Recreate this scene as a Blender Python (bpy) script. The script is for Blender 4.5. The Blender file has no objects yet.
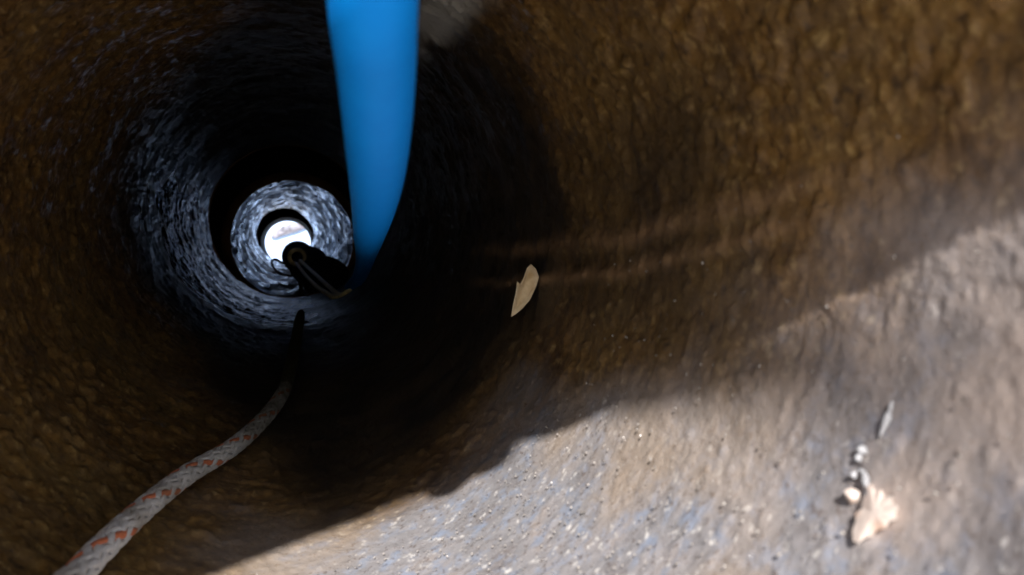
import bpy, bmesh, math, random
import numpy as np
from mathutils import Vector, Matrix

# ---------------------------------------------------------------- camera, sky, sun, exposure
S = 0.15                      # inner radius of the old pipe in metres; lengths below are in pipe radii
scene = bpy.context.scene
COL = scene.collection
random.seed(4)
RNG = np.random.default_rng(11)

PITCH, YAW = math.radians(3.184), math.radians(15.487)
FPX = 800.0
cam_d = bpy.data.cameras.new('camera')
cam = bpy.data.objects.new('camera', cam_d)
COL.objects.link(cam)
cam.location = (0, 0, 0)
cam.rotation_euler = (math.pi/2 - PITCH, 0, -YAW)
cam_d.sensor_width = 36.0
cam_d.lens = FPX/1024*36
cam_d.clip_start = 0.004
cam_d.clip_end = 3000
cam_d.dof.use_dof = True
cam_d.dof.focus_distance = 4.2*S
cam_d.dof.aperture_fstop = 14.0
scene.camera = cam

# direction the sunlight travels: into the pipe, down and a little to the right
SUN = Vector((math.cos(math.radians(72)), 1.253, -math.sin(math.radians(72)))).normalized()
world = bpy.data.worlds.new('World')
scene.world = world
world.use_nodes = True
wn = world.node_tree
bg = wn.nodes['Background']
sky = wn.nodes.new('ShaderNodeTexSky')
sky.sky_type = 'NISHITA'
sky.sun_disc = False
sky.sun_elevation = math.asin(-SUN.z)
sky.sun_rotation = math.atan2(-SUN.x, -SUN.y)
sky.air_density = 1.0
sky.dust_density = 1.5
wn.links.new(sky.outputs[0], bg.inputs[0])
bg.inputs[1].default_value = 0.098
sun_d = bpy.data.lights.new('sun', 'SUN')
sun_d.energy = 5.0
sun_d.angle = math.radians(1.1)
sun_d.color = (1.0, 0.965, 0.92)
sun = bpy.data.objects.new('sun', sun_d)
COL.objects.link(sun)
sun.rotation_euler = (-SUN).to_track_quat('Z', 'Y').to_euler()
sun.location = (-3, -6, 6)

scene.view_settings.view_transform = 'Standard'
scene.view_settings.look = 'None'
scene.view_settings.gamma = 1.0
scene.view_settings.exposure = 1.12
scene.render.engine = 'CYCLES'
scene.cycles.max_bounces = 12
scene.cycles.diffuse_bounces = 8
scene.cycles.glossy_bounces = 8
scene.cycles.sample_clamp_indirect = 0
scene.cycles.caustics_reflective = True

# ---------------------------------------------------------------- helpers
FWD = np.array([math.cos(PITCH)*math.sin(YAW), math.cos(PITCH)*math.cos(YAW), -math.sin(PITCH)])
RGT = np.array([math.cos(YAW), -math.sin(YAW), 0.0])
UPV = np.cross(RGT, FWD)

def ray(px, py):
    d = RGT*(px-512) + UPV*(287.5-py) + FWD*FPX
    return d/d[1]

def at(px, py, z):            # the point on a sight line at depth z (radii along the pipe)
    return ray(px, py)*z

def smooth(a, b, x):
    t = np.clip((np.asarray(x, float)-a)/(b-a), 0, 1)
    return t*t*(3-2*t)

A0, A1 = 0.325, 10.9          # near section
B0, B1 = 13.65, 30.4          # middle section
C0, C1 = 31.6, 36.9           # far section

def cenA(y):
    y = np.asarray(y, float)
    s = smooth(2.0, 7.5, y)
    return np.stack([0.0*s, 0.33*s-.06*smooth(7.5, 12, y)], -1)
def cenB(y):
    t = np.clip((np.asarray(y, float)-B0)/(B1-B0), 0, 1)
    return np.stack([0.048-0.22*t, 0.049+0.24*t], -1)
def cenC(y):
    y = np.asarray(y, float)
    return np.stack([-0.085+0*y, 0*y], -1)

def wallhit(px, py, inset=0.0):
    d = ray(px, py)
    z = 0.35
    while z < 40:
        c = cenA(z) if z < 12 else cenB(z)
        if math.hypot(d[0]*z-c[0], d[2]*z-c[1]) >= 1-inset:
            break
        z += 0.004
    return d*z

def hashn(ix, iy, iz, seed):
    h = (ix*374761393 + iy*668265263 + iz*2147483647 + seed*1274126177) & 0xFFFFFFFF
    h = ((h ^ (h >> 13))*1274126177) & 0xFFFFFFFF
    h = ((h ^ (h >> 16))*2246822519) & 0xFFFFFFFF
    return ((h ^ (h >> 15)) & 0xFFFFFF)/float(0xFFFFFF)

def vnoise(p, seed=0):        # value noise in -1..1
    i = np.floor(p).astype(np.int64); f = p-i
    f = f*f*f*(f*(f*6-15)+10)
    r = 0
    for dx in (0, 1):
        wx = f[:, 0] if dx else 1-f[:, 0]
        for dy in (0, 1):
            wy = f[:, 1] if dy else 1-f[:, 1]
            for dz in (0, 1):
                wz = f[:, 2] if dz else 1-f[:, 2]
                r = r + wx*wy*wz*hashn(i[:, 0]+dx, i[:, 1]+dy, i[:, 2]+dz, seed)
    return r*2-1

def fbm(p, octv=4, seed=0, gain=0.5):
    a, s, t = 1.0, 0.0, 0.0
    for o in range(octv):
        s = s + a*vnoise(p*(2.03**o)+o*17.3, seed+o); t += a; a *= gain
    return s/t

def mesh_np(name, co, quads, mats, parent=None, attrs=None, smooth_shade=True):
    co = np.asarray(co, np.float32)*S
    quads = np.asarray(quads, np.int32)
    me = bpy.data.meshes.new(name)
    n = len(quads); k = quads.shape[1]
    me.vertices.add(len(co)); me.vertices.foreach_set('co', co.ravel())
    me.loops.add(n*k); me.loops.foreach_set('vertex_index', quads.ravel())
    me.polygons.add(n)
    me.polygons.foreach_set('loop_start', np.arange(0, n*k, k, dtype=np.int32))
    me.polygons.foreach_set('loop_total', np.full(n, k, np.int32))
    me.update(calc_edges=True)
    for an, av in (attrs or {}).items():
        a = me.attributes.new(an, 'FLOAT', 'POINT')
        a.data.foreach_set('value', np.asarray(av, np.float32))
    me.polygons.foreach_set('use_smooth', np.full(n, smooth_shade, bool))
    me.materials.append(mats)
    o = bpy.data.objects.new(name, me)
    COL.objects.link(o)
    if parent: o.parent = parent
    return o

def mesh_py(name, verts, faces, mat, parent=None, smooth_shade=True):
    me = bpy.data.meshes.new(name)
    me.from_pydata([tuple(float(c)*S for c in v) for v in verts], [], faces)
    me.update()
    if smooth_shade: me.polygons.foreach_set('use_smooth', np.full(len(me.polygons), True))
    me.materials.append(mat)
    o = bpy.data.objects.new(name, me)
    COL.objects.link(o)
    if parent: o.parent = parent
    return o

def thing(name, label, cat, group=None):
    o = bpy.data.objects.new(name, None); COL.objects.link(o)
    return tag(o, label, cat, group)
def tag(o, label=None, cat=None, group=None, kind=None):
    if label: o['label'] = label
    if cat: o['category'] = cat
    if group: o['group'] = group
    if kind: o['kind'] = kind
    return o

def grid_quads(nu, nv, closed=True):      # nu rings along, nv round
    i = np.arange(nu-1)[:, None]; j = np.arange(nv if closed else nv-1)[None, :]
    a = i*nv+j; b = i*nv+(j+1) % nv
    return np.stack([a, b, b+nv, a+nv], -1).reshape(-1, 4)

def catmull(pts, n):
    P = np.asarray(pts, float)
    P = np.vstack([2*P[0]-P[1], P, 2*P[-1]-P[-2]])
    out = []
    for i in range(1, len(P)-2):
        p0, p1, p2, p3 = P[i-1], P[i], P[i+1], P[i+2]
        t0 = 0; t1 = t0+max(np.linalg.norm(p1-p0), 1e-6)**.5; t2 = t1+max(np.linalg.norm(p2-p1), 1e-6)**.5; t3 = t2+max(np.linalg.norm(p3-p2), 1e-6)**.5
        for t in np.linspace(t1, t2, n, endpoint=False):
            a1 = (t1-t)/(t1-t0)*p0+(t-t0)/(t1-t0)*p1; a2 = (t2-t)/(t2-t1)*p1+(t-t1)/(t2-t1)*p2; a3 = (t3-t)/(t3-t2)*p2+(t-t2)/(t3-t2)*p3
            b1 = (t2-t)/(t2-t0)*a1+(t-t0)/(t2-t0)*a2; b2 = (t3-t)/(t3-t1)*a2+(t-t1)/(t3-t1)*a3
            out.append((t2-t)/(t2-t1)*b1+(t-t1)/(t2-t1)*b2)
    out.append(P[-2])
    return np.array(out)

def resample(P, step):
    d = np.r_[0, np.cumsum(np.linalg.norm(np.diff(P, axis=0), axis=1))]
    n = max(int(d[-1]/step), 2)
    s = np.linspace(0, d[-1], n+1)
    return np.stack([np.interp(s, d, P[:, k]) for k in range(3)], -1), s

def frames(P):
    T = np.gradient(P, axis=0); T /= np.linalg.norm(T, axis=1)[:, None]
    N = np.zeros_like(P)
    n = np.cross(T[0], (0.3, 0.2, 1)); n /= np.linalg.norm(n); N[0] = n
    for i in range(1, len(P)):
        n = N[i-1]-T[i]*np.dot(N[i-1], T[i]); N[i] = n/np.linalg.norm(n)
    return T, N, np.cross(T, N)

def tube(name, P, rad, mat, parent=None, sides=16, cap=True):
    T, N, B = frames(P)
    rad = np.broadcast_to(np.asarray(rad, float), (len(P),))
    a = np.linspace(0, 2*np.pi, sides, endpoint=False)
    co = P[:, None]+rad[:, None, None]*(np.cos(a)[None, :, None]*N[:, None]+np.sin(a)[None, :, None]*B[:, None])
    verts = co.reshape(-1, 3); faces = [tuple(int(v) for v in q) for q in grid_quads(len(P), sides)]
    if cap:
        faces.append(tuple(range(sides))[::-1]); m = (len(P)-1)*sides; faces.append(tuple(range(m, m+sides)))
    return mesh_py(name, verts, faces, mat, parent)

# ---------------------------------------------------------------- materials
class NT:
    def __init__(s, name):
        s.m = bpy.data.materials.new(name); s.m.use_nodes = True
        s.t = s.m.node_tree; s.b = s.t.nodes['Principled BSDF']
    def n(s, typ, **kw):
        x = s.t.nodes.new(typ)
        for k, v in kw.items():
            if k.startswith('i_'):
                x.inputs[k[2:].replace('_', ' ')].default_value = v
            else: setattr(x, k, v)
        return x
    def l(s, a, b): s.t.links.new(a, b)
    def coord(s): return s.n('ShaderNodeTexCoord').outputs['Object']
    def noise(s, scale, detail=4, rough=.55, vec=None):
        x = s.n('ShaderNodeTexNoise'); x.inputs['Scale'].default_value = scale; x.inputs['Detail'].default_value = detail; x.inputs['Roughness'].default_value = rough
        s.l(vec if vec else s.coord(), x.inputs['Vector']); return x.outputs['Fac']
    def ramp(s, fac, stops):
        x = s.n('ShaderNodeValToRGB'); e = x.color_ramp.elements
        while len(e) < len(stops): e.new(0.5)
        for q, (p, c) in zip(e, stops):
            q.position = p; q.color = (*c, 1) if len(c) == 3 else c
        s.l(fac, x.inputs[0]); return x.outputs[0]
    def mix(s, fac, a, b, mode='MIX'):
        x = s.n('ShaderNodeMix', data_type='RGBA', blend_type=mode)
        for v, i in ((fac, 0), (a, 6), (b, 7)):
            if hasattr(v, 'is_linked'): s.l(v, x.inputs[i])
            else: x.inputs[i].default_value = v if i == 0 else (*v, 1)
        return x.outputs[2]
    def math(s, op, a, b=0.0, clamp=False):
        x = s.n('ShaderNodeMath', operation=op, use_clamp=clamp)
        for v, i in ((a, 0), (b, 1)):
            if hasattr(v, 'is_linked'): s.l(v, x.inputs[i])
            else: x.inputs[i].default_value = v
        return x.outputs[0]
    def attr(s, name):
        return s.n('ShaderNodeAttribute', attribute_name=name).outputs['Fac']
    def bump(s, h, strength, dist, normal=None):
        x = s.n('ShaderNodeBump'); x.inputs['Strength'].default_value = strength; x.inputs['Distance'].default_value = dist
        s.l(h, x.inputs['Height'])
        if normal: s.l(normal, x.inputs['Normal'])
        return x.outputs[0]
    def out(s, color=None, rough=None, normal=None, spec=None, metal=None):
        for v, k in ((color, 'Base Color'), (rough, 'Roughness'), (normal, 'Normal'), (spec, 'Specular IOR Level'), (metal, 'Metallic')):
            if v is None: continue
            if hasattr(v, 'is_linked'): s.l(v, s.b.inputs[k])
            else: s.b.inputs[k].default_value = (*v, 1) if isinstance(v, tuple) else v
        return s.m

def mat_near():
    m = NT('rusted_iron_with_silt')
    sunlit_silt, shaded_iron, stain, wet_baked_light = m.attr('sunlit_silt'), m.attr('shaded_iron'), m.attr('stain'), m.attr('wet_baked_light')
    n1 = m.noise(28, 6, .62); n2 = m.noise(110, 5, .6); n3 = m.noise(420, 3, .6); n0 = m.noise(9, 3, .5); n4 = m.noise(210, 4, .65)
    rust = m.ramp(n1, [(.30, (.050, .025, .007)), (.46, (.155, .080, .022)), (.60, (.22, .120, .034)), (.75, (.30, .18, .07))])
    rust = m.mix(m.ramp(n2, [(.40, (0, 0, 0)), (.66, (.75, .75, .75))]), rust, (.085, .048, .020))
    rust = m.mix(m.ramp(n0, [(.42, (0, 0, 0)), (.68, (.6, .6, .6))]), rust, (.185, .115, .036))
    rust = m.mix(m.ramp(n4, [(.54, (0, 0, 0)), (.66, (.6, .6, .6))]), rust, (.36, .24, .09))
    rust = m.mix(m.ramp(n4, [(.33, (.85, .85, .85)), (.45, (0, 0, 0))]), rust, (.045, .026, .012))
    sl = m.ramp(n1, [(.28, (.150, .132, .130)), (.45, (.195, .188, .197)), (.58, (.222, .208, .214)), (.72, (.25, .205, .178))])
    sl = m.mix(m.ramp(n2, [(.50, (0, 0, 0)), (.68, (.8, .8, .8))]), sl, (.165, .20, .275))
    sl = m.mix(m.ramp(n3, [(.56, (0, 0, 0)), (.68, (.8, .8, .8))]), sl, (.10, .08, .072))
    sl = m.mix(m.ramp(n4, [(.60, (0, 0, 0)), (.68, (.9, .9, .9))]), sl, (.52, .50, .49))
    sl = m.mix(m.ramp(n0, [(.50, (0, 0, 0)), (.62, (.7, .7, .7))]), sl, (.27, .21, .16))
    sl = m.mix(m.math('MULTIPLY', m.attr('sunlit_crust'), m.ramp(n1, [(.35, (.2, .2, .2)), (.6, (1, 1, 1))])), sl, (.40, .33, .295))
    col = m.mix(sunlit_silt, rust, sl)
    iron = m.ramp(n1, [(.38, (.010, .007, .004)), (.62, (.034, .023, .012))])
    iron = m.mix(wet_baked_light, iron, m.ramp(n1, [(.38, (.032, .045, .072)), (.62, (.075, .112, .20))]))
    col = m.mix(shaded_iron, col, iron)
    col = m.mix(m.attr('streak'), col, (.24, .145, .075))
    col = m.mix(stain, col, (.50, .50, .46))
    ro = m.ramp(n2, [(.36, (.30,)*3), (.62, (.72,)*3)])
    ro = m.mix(m.math('MULTIPLY', sunlit_silt, m.ramp(n3, [(.55, (0, 0, 0)), (.62, (1, 1, 1))])), ro, (.16, .16, .16))
    ro = m.mix(shaded_iron, ro, (.62, .62, .62))
    ro = m.mix(wet_baked_light, ro, (.24, .24, .24))
    h = m.math('ADD', m.math('MULTIPLY', n2, 1.0), m.math('MULTIPLY', n3, .45))
    n5 = m.noise(1100, 3, .6)
    hs = m.math('ADD', m.math('MULTIPLY', n3, .32), m.math('MULTIPLY', n5, .20))
    h = m.math('ADD', m.math('MULTIPLY', hs, sunlit_silt), m.math('MULTIPLY', h, m.math('SUBTRACT', 1.0, sunlit_silt)))
    bs = m.n('ShaderNodeBump'); bs.inputs['Distance'].default_value = .0020; m.l(h, bs.inputs['Height']); m.l(m.math('SUBTRACT', .58, m.math('MULTIPLY', wet_baked_light, .44)), bs.inputs['Strength']); nm = bs.outputs[0]
    return m.out(col, ro, nm, m.math('ADD', m.math('MULTIPLY', wet_baked_light, .5), .42), m.math('MULTIPLY', wet_baked_light, .6))

def mat_bare():
    m = NT('bare_wet_iron')
    v = m.n('ShaderNodeMapping'); v.inputs['Scale'].default_value = (1, .22, 1); m.l(m.coord(), v.inputs[0])
    n1 = m.noise(20, 5, .65, v.outputs[0]); n2 = m.noise(110, 4, .6, v.outputs[0])
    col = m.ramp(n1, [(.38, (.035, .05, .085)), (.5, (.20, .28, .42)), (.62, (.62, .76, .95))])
    ro = m.ramp(n1, [(.38, (.42,)*3), (.60, (.20,)*3)])
    h = m.math('ADD', n1, m.math('MULTIPLY', n2, .25))
    return m.out(col, ro, m.bump(h, .5, .004), .8, .8)

def mat_simple(name, col, rough, var=.25, scale=60, spec=.4, bump=.0, metal=0.0, dist=.001):
    m = NT(name)
    n = m.noise(scale, 4)
    lo = tuple(c*(1-var) for c in col); hi = tuple(min(c*(1+var), 1) for c in col)
    c = m.ramp(n, [(.3, lo), (.7, hi)])
    nm = m.bump(n, bump, dist) if bump else None
    return m.out(c, rough, nm, spec, metal)

M_NEAR = mat_near()
M_BARE = mat_bare()
M_BLACK = mat_simple('matte_black', (.006, .006, .006), .85, .4, 40, .1, .4)  # even near-black colour for the last section and the sleeves
M_OUTER = mat_simple('rusted_outside', (.13, .065, .03), .85, .5, 14, .3, .6, dist=.003)

# ---------------------------------------------------------------- setting: ground
def build_ground():
    m = NT('pale_gravelly_earth')
    n1 = m.noise(1.3, 6, .6); n2 = m.noise(30, 5, .6)
    c = m.ramp(n1, [(.3, (.46, .39, .31)), (.7, (.58, .50, .41))])
    c = m.mix(m.ramp(n2, [(.45, (0, 0, 0)), (.65, (.6, .6, .6))]), c, (.36, .30, .24))
    mt = m.out(c, .9, m.bump(n2, .7, .01), .2)
    N = 96
    r = np.r_[0.0, np.geomspace(.4, 9000, 70)]
    a = np.linspace(0, 2*np.pi, N, endpoint=False)
    co = np.stack([r[:, None]*np.cos(a), r[:, None]*np.sin(a)+15, 0*r[:, None]*a-1.13], -1).reshape(-1, 3)
    near = smooth(60, 20, np.hypot(co[:, 0], co[:, 1]-15))*0
    co[:, 2] += near
    g = mesh_np('ground', co, grid_quads(len(r), N), mt)
    tag(g, kind='structure')
build_ground()

# ---------------------------------------------------------------- the old iron pipe
pipe = thing('iron_pipe', 'long rusty iron pipe seen from inside, running to a bright round far end', 'pipe')

def shell_ring(name, y, cen, rad_in, rad_out, mat, nv=96):   # outer skin and end faces of a section, left open inside
    rows = []
    a = np.linspace(0, 2*np.pi, nv, endpoint=False)
    def ring(yy, rr):
        c = cen(yy); r_ = rr+added_bulge(a, 0*a+yy); rows.append(np.stack([c[0]+r_*np.cos(a), 0*a+yy, c[1]+r_*np.sin(a)], -1))
    ring(y[0], rad_in)
    for yy in y: ring(yy, rad_out)
    ring(y[-1], rad_in)
    co = np.concatenate(rows)
    return co, grid_quads(len(rows), nv)

def added_bulge(a, y):                # unseen bulge added so the hose leaves the rim's shadow edge smooth
    off = (np.degrees(a)-84.9+180) % 360-180
    return .115*np.exp(-(off/6.5)**2)*smooth(1.0, .5, y)

def section_near():
    nv, nu = 960, 600
    y = np.geomspace(A0+.25, A1+.25, nu)-.25
    a = np.linspace(0, 2*np.pi, nv, endpoint=False)
    Y, A = np.meshgrid(y, a, indexing='ij')
    Y = Y.ravel(); A = A.ravel()
    c = cenA(Y)
    dx, dz = np.cos(A), np.sin(A)
    p = np.stack([dx, Y, dz], -1)
    down = np.degrees(np.arctan2(-dz, dx))        # 0 right, 90 floor, 180 left
    # pale sediment along the invert, a little to the right, with the sun patch painted in
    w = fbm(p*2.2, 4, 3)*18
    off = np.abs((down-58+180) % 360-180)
    sunlit_silt = 1-smooth(42, 58, off+w*.7-14*smooth(1.45, 1.05, Y+fbm(p*3, 3, 9)*.2))
    sunlit_silt *= 1-.96*smooth(2.35, 3.1, Y+fbm(p*2.4, 4, 8)*.45+1.25*smooth(.84, 1.0, dx))  # deposit ends near the sun's edge, so the colour darkens where shade begins
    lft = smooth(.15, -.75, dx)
    shaded_iron = smooth(2.35, 3.5, (Y+fbm(p*1.3, 3, 21)*.7-1.2*lft)/(1+.45*lft))  # dark iron colour brought forward to paint in the loss of daylight
    shaded_iron = np.maximum(shaded_iron, .70*smooth(.55, .9, dx)*smooth(-.50, -.1, dz)*smooth(.55, .15, dz)*smooth(1.35, 1.9, Y)*(1-.8*sunlit_silt)*(1+.6*fbm(p*2, 3, 27)))  # shade painted into the right wall's colour
    wet_baked_light = smooth(4.2, 7.2, Y+fbm(p*1.3, 3, 23)*1.0)*(1-smooth(48, 98, np.abs((down-138+180) % 360-180)+fbm(p*1.5, 3, 25)*20))  # damp gloss, plus the far end's bluish sheen painted into the colour
    stain = .8*smooth(-.30, .30, fbm(np.stack([p[:, 0]*7, Y*2.2, p[:, 2]*7], -1), 4, 33))*smooth(9, 2, np.abs(down+56.5))*smooth(4.3, 3.5, Y)*smooth(2.2, 2.8, Y)
    sunlit_crust = smooth(34, 12, down+fbm(p*3.1, 4, 31)*16)*smooth(-60, -40, down)  # pinkish deposit, made paler to paint sunlight onto the right wall
    # relief: scale blisters on the rust, fine grit on the silt
    b1 = fbm(p*17, 4, 40); b2 = fbm(p*42, 3, 50); b0 = fbm(p*2.6, 3, 60)
    blister = smooth(.02, .42, b1)*.012+b2*.005+b0*.018
    flow = fbm(np.stack([p[:, 0]*10, Y*1.1, p[:, 2]*10], -1), 3, 70)
    grit = b2*.002+b0*.004+np.maximum(fbm(p*40, 2, 80), 0)*.005
    h = blister*(1-sunlit_silt)+grit*sunlit_silt+flow*.008*(1-sunlit_silt)
    # two low ridges of dried deposit on the right wall
    streak = np.zeros_like(Y)
    for a0, k, wd, hh in ((13, -6.9, 1.3, .009), (4.5, -4.9, 1.7, .006)):
        line = a0+k*(3.4-Y)*1.1+fbm(p*3, 3, 91)*1.5
        g = np.exp(-((down-line)/wd)**2)*smooth(1.0, 1.6, Y)*smooth(4.6, 3.4, Y)
        h += hh*g; streak = np.maximum(streak, g*(.55+.6*fbm(p*6, 3, 92)))
    h = h*(1-.45*shaded_iron)+shaded_iron*.016*fbm(np.stack([p[:, 0]*5, Y*3.2, p[:, 2]*5], -1), 3, 95)
    r = 1-h+added_bulge(A, Y)
    co = np.stack([c[:, 0]+r*dx, Y, c[:, 1]+r*dz], -1)
    o = mesh_np('pipe_wall', co, grid_quads(nu, nv)[:, ::-1], M_NEAR, pipe, {'sunlit_silt': sunlit_silt, 'shaded_iron': shaded_iron, 'wet_baked_light': wet_baked_light, 'sunlit_crust': sunlit_crust, 'streak': streak, 'stain': stain})
    o['label'] = 'rust brown near section of the pipe with pale sediment on its floor, trimmed to the sun patch'
    co, q = shell_ring('x', np.r_[np.linspace(A0-.003, 1.2, 8), np.linspace(1.6, A1+.003, 12)], cenA, .985, 1.11, M_OUTER)
    mesh_np('outer_shell', co, q, M_OUTER, pipe)
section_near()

def section_plain(name, y0, y1, cen, mat, nu, nv, amp, seed, label):
    y = np.linspace(y0, y1, nu); a = np.linspace(0, 2*np.pi, nv, endpoint=False)
    Y, A = np.meshgrid(y, a, indexing='ij'); Y = Y.ravel(); A = A.ravel()
    c = cen(Y); dx, dz = np.cos(A), np.sin(A)
    p = np.stack([dx, Y, dz], -1)
    h = amp*(fbm(np.stack([dx*3.2, Y*.9, dz*3.2], -1), 3, seed)+.5*np.maximum(fbm(p*9, 2, seed+7), 0))
    r = 1-h
    co = np.stack([c[:, 0]+r*dx, Y, c[:, 1]+r*dz], -1)
    o = mesh_np(name, co, grid_quads(nu, nv)[:, ::-1], mat, pipe)
    o['label'] = label
    co, q = shell_ring('x', np.linspace(y0-.003, y1+.003, 8), cen, .97, 1.11, M_OUTER)
    mesh_np('outer_shell', co, q, M_OUTER, pipe)
section_plain('pipe_wall', B0, B1, cenB, M_BARE, 300, 360, .05, 130, 'raw grey metal middle section of the pipe wall')
section_plain('pipe_wall', C0, C1, cenC, M_BLACK, 40, 96, .02, 150, 'black last section of the pipe wall')

def sleeve(y0, y1, ca, cb, rin, rout):
    nv = 96; a = np.linspace(0, 2*np.pi, nv, endpoint=False)
    mid = (ca+cb)/2
    prof = [(y0, ca, 1.07), (y0, mid, rout), (y1, mid, rout), (y1, cb, 1.07), (y1-.15, cb, 1.07), (y1-.15, mid, rin), (y0+.15, mid, rin), (y0+.15, ca, 1.07), (y0, ca, 1.07)]
    co = np.concatenate([np.stack([c[0]+r*np.cos(a), 0*a+y, c[1]+r*np.sin(a)], -1) for y, c, r in prof])
    o = mesh_np('joint_sleeve', co, grid_quads(len(prof), nv), M_BLACK, pipe, smooth_shade=False)
sleeve(A1-.45, B0+.45, cenA(A1), cenB(B0), 1.36, 1.48)
sleeve(B1-.45, C0+.45, cenB(B1), cenC(C0), 1.36, 1.48)

# ---------------------------------------------------------------- pale wall beyond the far end
def build_wall():
    w = thing('pale_wall', 'sunlit pale wall glimpsed through the far round opening', 'wall')
    mt = mat_simple('sky_tinted_render', (.46, .63, .95), .9, .06, 20, .2, .3)  # blue colour stands in for skylight, tinting the glow inside the pipe
    y = 44.0
    V = [(-16, y, -1.3), (16, y, -1.3), (16, y, 7), (-16, y, 7), (-16, y+1.2, -1.3), (16, y+1.2, -1.3), (16, y+1.2, 7), (-16, y+1.2, 7)]
    mesh_py('wall_face', V, [(0, 1, 2, 3), (5, 4, 7, 6), (1, 5, 6, 2), (4, 0, 3, 7), (3, 2, 6, 7), (4, 5, 1, 0)], mt, w, False)
    ms = mat_simple('mauve_grey_stone', (.20, .20, .24), .9, .45, 30, .2, .5)
    P = [(271, 237), (275, 231), (283, 226), (294, 223), (302, 224), (305, 228), (296, 231.5), (284, 235), (275, 238)]
    front = [at(px, py, y-.22) for px, py in P]
    back = [at(px, py, y-.002)*1.0 for px, py in P]
    mid = sum(front)/len(front); mid = mid+np.array([0, -.12, 0])
    n = len(P); verts = front+back+[mid]
    faces = [(i, (i+1) % n, n+(i+1) % n, n+i)[::-1] for i in range(n)]+[(i, (i+1) % n, 2*n) for i in range(n)]
    st = mesh_py('stone', verts, faces, ms, w, False)
    st['label'] = 'mauve grey stone set proud of the pale wall'
build_wall()

# ---------------------------------------------------------------- blue hose
def shadow_pt(mx, mz, y):      # point behind the mouth whose shadow falls through mouth-plane position (mx, mz)
    t = (A0-y)/SUN.y
    return np.array([mx-SUN.x*t, y, mz-SUN.z*t])
HOSE_R = .064
def build_hose():
    mt = NT('blue_polyethylene')
    n = mt.noise(120, 3)
    c = mt.ramp(n, [(.3, (.003, .27, .92)), (.7, (.003, .29, .95))])
    mat = mt.out(c, .5, None, .12)
    px = [(373, 0, 1.16), (376, 60, 1.30), (377.5, 120, 1.50), (377, 166, 1.78), (374, 204, 2.3), (369.5, 233, 3.2), (366.5, 252, 4.7), (363, 267, 6.4), (358, 279, 7.8), (350, 288, 8.9)]
    inside = [at(*q) for q in px]
    outside = [shadow_pt(.9, -6.4, -12.5), shadow_pt(.90, -.6, -12), shadow_pt(.845, .10, -10.4), shadow_pt(.805, .26, -8.2), shadow_pt(.755, .41, -5.6), shadow_pt(.70, .57, -3.6), shadow_pt(.63, .70, -2.5), shadow_pt(.535, .82, -1.9),  # unseen loop behind the camera, invented to cast the band across the patch
               shadow_pt(.40, 1.02, -1.35), shadow_pt(.22, 1.17, -.8), shadow_pt(.11, 1.12, -.2), np.array([.092, .30, 1.035]), np.array([.094, .72, .73])]
    gnd = np.array([2.2, -19, -1.06]), np.array([-.8, -14.5, -1.06])
    P, s = resample(catmull(list(gnd)+outside+inside, 14), .045)
    o = tube('blue_hose', P, HOSE_R, mat, None, 28)
    tag(o, 'smooth bright blue plastic hose dropping from above into the pipe', 'hose')
build_hose()

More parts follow.
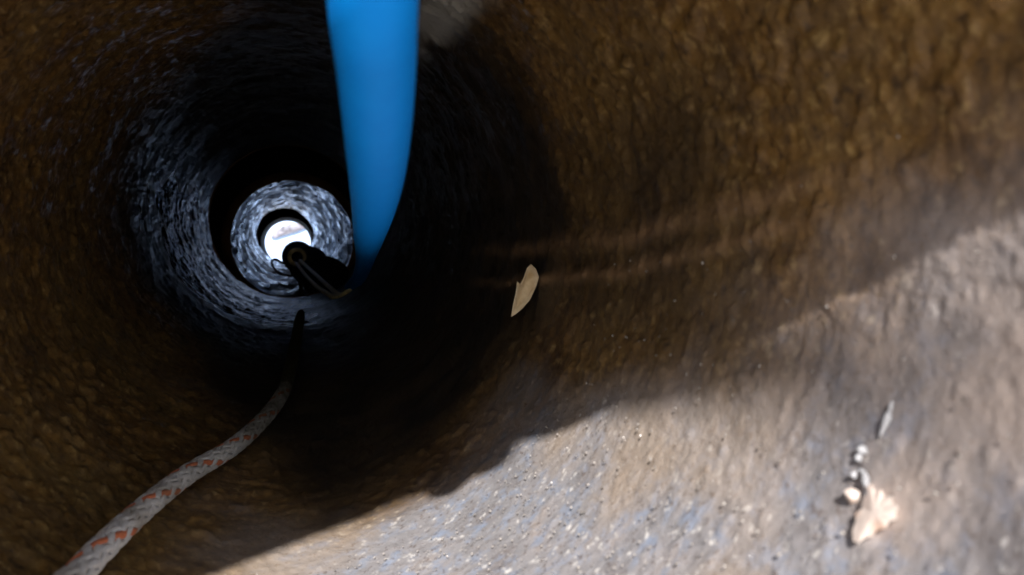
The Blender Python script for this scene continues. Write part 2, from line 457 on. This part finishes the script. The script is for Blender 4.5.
# ---------------------------------------------------------------- braided rope
ROPE_R = .035
def build_rope():
    root = thing('braided_rope', 'grey white braided rope with orange flecks lying on the pipe floor', 'rope')
    px = [(55, 592), (98, 552), (140, 512), (188, 474), (234, 446), (268, 414), (283, 392), (290, 370), (295, 345)]
    pts = [np.array([-.3, -5.5, -1.07]), np.array([-.62, -2.4, -1.07]), np.array([-.78, -.6, -1.02]), np.array([-.72, .15, -.72]), np.array([-.70, .7, -.615]), np.array([-.665, 1.5, -.655])]
    pts += [wallhit(a, b, ROPE_R+.03) for a, b in px]
    pts += [wallhit(299, 322, ROPE_R+.03), at(302, 305, 11.2), at(301, 288, 13.5), at(299, 272, 16.5), at(298, 263, 18.4)]
    P, s = resample(catmull(pts, 24), .021)
    T, N, B = frames(P)
    def strand_mat(name, col):
        m = NT(name)
        n = m.noise(900, 3); n2 = m.noise(30, 4)
        c = m.ramp(n, [(.3, tuple(x*.72 for x in col)), (.7, col)])
        c = m.mix(m.ramp(n2, [(.48, (0, 0, 0)), (.70, (.55, .55, .55))]), c, (.20, .16, .10))
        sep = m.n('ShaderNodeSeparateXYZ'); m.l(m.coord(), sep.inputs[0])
        wet_baked_light = m.math('ADD', m.math('MULTIPLY', m.math('SUBTRACT', sep.outputs['Y'], .42), 3.8), m.math('SUBTRACT', n2, .5), clamp=True)
        c = m.mix(wet_baked_light, c, (.030, .024, .007))  # depth shade painted into the yarn colour, over dirt and damp
        return m.out(c, .75, m.bump(n, .5, .0006), .25)
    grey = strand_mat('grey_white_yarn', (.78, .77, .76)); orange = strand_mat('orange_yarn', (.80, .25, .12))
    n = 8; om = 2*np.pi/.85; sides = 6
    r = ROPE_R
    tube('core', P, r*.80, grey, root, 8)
    aa = np.linspace(0, 2*np.pi, sides, endpoint=False)
    quads = grid_quads(len(P), sides)
    for d in (1, -1):
        for k in range(n):
            th = d*om*s+2*np.pi*k/n
            u = n*2*om*s/(2*np.pi)
            o_ = np.cos(np.pi*(u+2*k)) if d == 1 else -np.cos(np.pi*(u-j0(k)))
            rr = r*(.92+.045*o_)
            er = N*np.cos(th)[:, None]+B*np.sin(th)[:, None]
            et = -N*np.sin(th)[:, None]+B*np.cos(th)[:, None]
            ctr = P+er*rr[:, None]
            # direction across the strand: perpendicular to its run, in the rope's surface
            run = T+et*(d*om*r); run /= np.linalg.norm(run, axis=1)[:, None]
            ac = np.cross(run, er)
            co = ctr[:, None]+(np.cos(aa)*r*.33)[None, :, None]*ac[:, None]+(np.sin(aa)*r*.13)[None, :, None]*er[:, None]
            isor = d == 1 and k in (0, 4)
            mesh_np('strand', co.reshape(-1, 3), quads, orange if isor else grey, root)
def j0(k): return 0*k
build_rope()

# ---------------------------------------------------------------- dark towing head deep in the pipe, and the wire sling on it
def build_head():
    root = thing('towing_head', 'black cylindrical towing head silhouetted against the bright far end', 'towing head')
    mb = mat_simple('black_rubber', (.008, .008, .008), .7, .3, 60, .2)
    a0, a1 = at(352, 300, 9.6), at(296, 255, 19.5)
    P, s = resample(np.array([a0, a1]), .12)
    t = s/s[-1]
    rad = .25+.12*t
    rad = rad*np.sqrt(np.clip(1-np.clip((t-.93)/.07, 0, 1)**2*.75, 0, 1))*np.sqrt(np.clip(1-np.clip((.10-t)/.10, 0, 1)**2*.85, .02, 1))
    tube('body', P, rad, mb, root, 32)
    for f in (.3, .62):
        c = a0+(a1-a0)*f; d = (a1-a0)/np.linalg.norm(a1-a0)
        Q = np.array([c+d*q for q in np.linspace(-.12, .12, 5)])
        tube('collar', Q, .34+.05*f, mb, root, 32)
build_head()

def build_sling():
    root = thing('wire_sling', 'pair of olive brass wires with a ring eye at the black towing head', 'sling')
    mt = mat_simple('tarnished_brass', (.72, .58, .28), .4, .4, 80, .5, .3)
    dk = mat_simple('dark_wire', (.03, .028, .025), .5, .3, 90, .4)
    c = at(297, 257, 13.9)
    def torus(name, c, R, r, mat, tilt):
        a = np.linspace(0, 2*np.pi, 37)
        ax = np.array([1, 0, 0]); ay = np.array([0, math.sin(tilt), math.cos(tilt)])
        P = np.array([c+ax*R*math.cos(q)+ay*R*math.sin(q) for q in a])
        tube(name, P, r, mat, root, 12, False)
    torus('ring_eye', c, .125, .036, mt, .25)
    for dx, dy in ((-2.5, 2.5), (3.5, -2.5)):
        P = [at(298+dx*.6, 262+dy*.6, 13.7), at(311+dx, 276+dy, 11.2), at(326+dx, 289+dy*.8, 9.2), at(340+dx*.5, 296+dy*.4, 8.3), at(350, 291, 8.1)]
        P, s = resample(catmull(P, 20), .06)
        tube('wire', P, .027, mt, root, 10)
    P = [at(291, 262, 17.6), at(283, 263, 17.4), at(276, 259, 17.4), at(272, 261, 17.3), at(274, 268, 17.0), at(281, 274, 16.6), at(292, 276, 16.4)]
    P, s = resample(catmull(P, 16), .05)
    tube('loose_wire', P, .026, dk, root, 8)
build_sling()

# ---------------------------------------------------------------- litter on the pipe wall
def surface_frame(px, py, inset):
    p = wallhit(px, py, inset); c = cenA(p[1])
    nrm = np.array([c[0]-p[0], 0, c[1]-p[2]]); nrm /= np.linalg.norm(nrm)
    return p, nrm

def plate(name, outline, z, thick, mat, curl=None, inset=.05, toward=None):
    """A thin solid flake: outline in picture points at the flake's own depth, thickness along the sight line, bowed by curl."""
    P = np.array([at(a, b, z) if z else wallhit(a, b, inset) for a, b in outline])
    mid = P.mean(0)
    d = mid/np.linalg.norm(mid)
    n = len(P)
    rings = []
    for k, f in enumerate((1.0, .66, .33)):
        Q = mid+(P-mid)*f
        Q = Q+d*((curl or 0)*(1-f*f))
        rings.append(Q)
    front = np.concatenate(rings+[(mid+d*(curl or 0))[None]])
    back = front+d*thick
    m = len(front); V = np.concatenate([front, back])
    F = []
    for layer in (0, m):
        for k in range(2):
            for i in range(n):
                f = (layer+k*n+i, layer+k*n+(i+1) % n, layer+(k+1)*n+(i+1) % n, layer+(k+1)*n+i)
                F.append(f if layer else f[::-1])
        for i in range(n):
            f = (layer+2*n+i, layer+2*n+(i+1) % n, layer+3*n)
            F.append(f if layer else f[::-1])
    for i in range(n):
        F.append((i, (i+1) % n, m+(i+1) % n, m+i))
    return mesh_py(name, V, F, mat)

def build_litter():
    lm = NT('dry_leaf'); n = lm.noise(160, 4); n2 = lm.noise(60, 2)
    c = lm.ramp(n, [(.3, (.55, .43, .27)), (.7, (.74, .61, .43))])
    c = lm.mix(lm.ramp(n2, [(.55, (0, 0, 0)), (.7, (.7, .7, .7))]), c, (.30, .16, .04))
    leafm = lm.out(c, .7, lm.bump(n, .4, .001), .3)
    p, _ = surface_frame(525, 290, .06)
    o = plate('dead_leaf', [(511, 317), (513, 305), (516, 291), (517, 281), (520, 284), (523, 279), (527, 268), (531, 264), (536, 269), (539, 277), (536, 287), (530, 300), (523, 308), (516, 314)], p[1]-.02, .010, leafm, .05)
    tag(o, 'pale tan dead leaf caught on the dark right wall', 'leaf')
    # small pale crumb beside the leaf
    def lump(name, px, py, rad, mat, stretch=(1, 1, 1), seed=0, inset=None):
        bm = bmesh.new(); bmesh.ops.create_icosphere(bm, subdivisions=3, radius=1)
        q = np.array([v.co for v in bm.verts])
        h = 1+.45*fbm(q*1.5+seed*3.1, 3, seed)
        p, nr = surface_frame(px, py, (rad*.55 if inset is None else inset)+.01)
        V = [p+q[i]*h[i]*rad*np.array(stretch) for i in range(len(q))]
        F = [tuple(v.index for v in f.verts) for f in bm.faces]; bm.free()
        return mesh_py(name, V, F, mat)
    fm = NT('pale_lime_scale'); n = fm.noise(140, 4); n2 = fm.noise(70, 1)
    c = fm.ramp(n, [(.3, (.54, .44, .39)), (.7, (.72, .63, .57))])
    c = fm.mix(fm.ramp(n2, [(.58, (0, 0, 0)), (.72, (.8, .8, .8))]), c, (.55, .22, .07))
    flakem = fm.out(c, .6, fm.bump(n, .6, .001), .4)
    wm = mat_simple('white_cobweb_lint', (.38, .38, .40), .8, .3, 200, .3, .4)
    p, _ = surface_frame(872, 512, .05)
    o = plate('lime_flake', [(853, 541), (852, 530), (856, 521), (855, 514), (862, 508), (863, 499), (867, 493), (866, 486), (871, 484), (875, 490), (881, 489), (884, 495), (891, 497), (893, 503), (899, 507), (896, 513), (897, 519), (889, 522), (886, 528), (877, 530), (873, 536), (865, 538), (858, 543)], None, .020, flakem, -.006, inset=.017)
    o.data.polygons.foreach_set('use_smooth', np.full(len(o.data.polygons), False))
    tag(o, 'whitish pink triangular flake lying on the sunlit lower right wall', 'flake')
    o = lump('lime_bead', 852, 495, .011, flakem, (1, 1, 1.1), 2, inset=.002)
    tag(o, 'tiny round cream bead just left of the whitish triangular flake', 'bead')
    # lint shreds up the wall above the flake
    P = [surface_frame(a, b, .010)[0] for a, b in ((869, 496), (866, 484), (864, 474), (858, 470), (853, 476))]
    P, s = resample(catmull(P, 12), .002)
    o = tube('lint_shred', P, .005+.003*vnoise(np.stack([s*70, s*0, s*0], -1), 5), wm, None, 8); tag(o, 'hooked white lint shred touching the top of the triangular flake', 'lint')
    for pts, r, lab in (([(857, 461), (861, 452), (864, 446)], .009, 'short white lint shred between the hooked shred and the upper one'),
                        ([(880, 436), (886, 422), (890, 410), (892, 401)], .006, 'thin pale lint shred highest above the triangular flake')):
        P = [surface_frame(a, b, .008)[0] for a, b in pts]
        P, s = resample(catmull(P, 12), .002)
        o = tube('lint_shred', P, r*np.sqrt(np.sin(np.pi*np.clip(s/s[-1], .04, .96)))*(1+.45*vnoise(np.stack([s*90, s*0, s*0+r*900], -1), 6)), wm, None, 8)
        tag(o, lab, 'lint')
build_litter()

# ---------------------------------------------------------------- grit and scale crumbs
def build_grit():
    base = []
    bm = bmesh.new(); bmesh.ops.create_icosphere(bm, subdivisions=1, radius=1)
    q = np.array([v.co for v in bm.verts]); F = np.array([[v.index for v in f.verts] for f in bm.faces]); bm.free()
    V, Q = [], []
    mats = mat_simple('pale_grit', (.24, .22, .205), .25, .6, 60, .6, .3)
    n = 0
    for i in range(2600):
        y = .7+1.75*RNG.random()
        a = math.radians(58+RNG.normal()*24)
        rad = .0015+.0036*RNG.random()**4
        c = cenA(y)
        ctr = np.array([c[0]+(1-.012)*math.cos(a), y, c[1]-(1-.012)*math.sin(a)])
        jit = 1+.35*(RNG.random((len(q), 1))-.5)
        M = np.linalg.qr(RNG.normal(size=(3, 3)))[0]
        V.append(ctr+(q*jit*np.array([1, .8, .55]))@M*rad); Q.append(F+n); n += len(q)
    o = mesh_np('grit', np.concatenate(V), np.concatenate(Q), mats, None, smooth_shade=False)
    tag(o, 'fine pale grit scattered over the pipe floor', 'grit', kind='stuff')
build_grit()
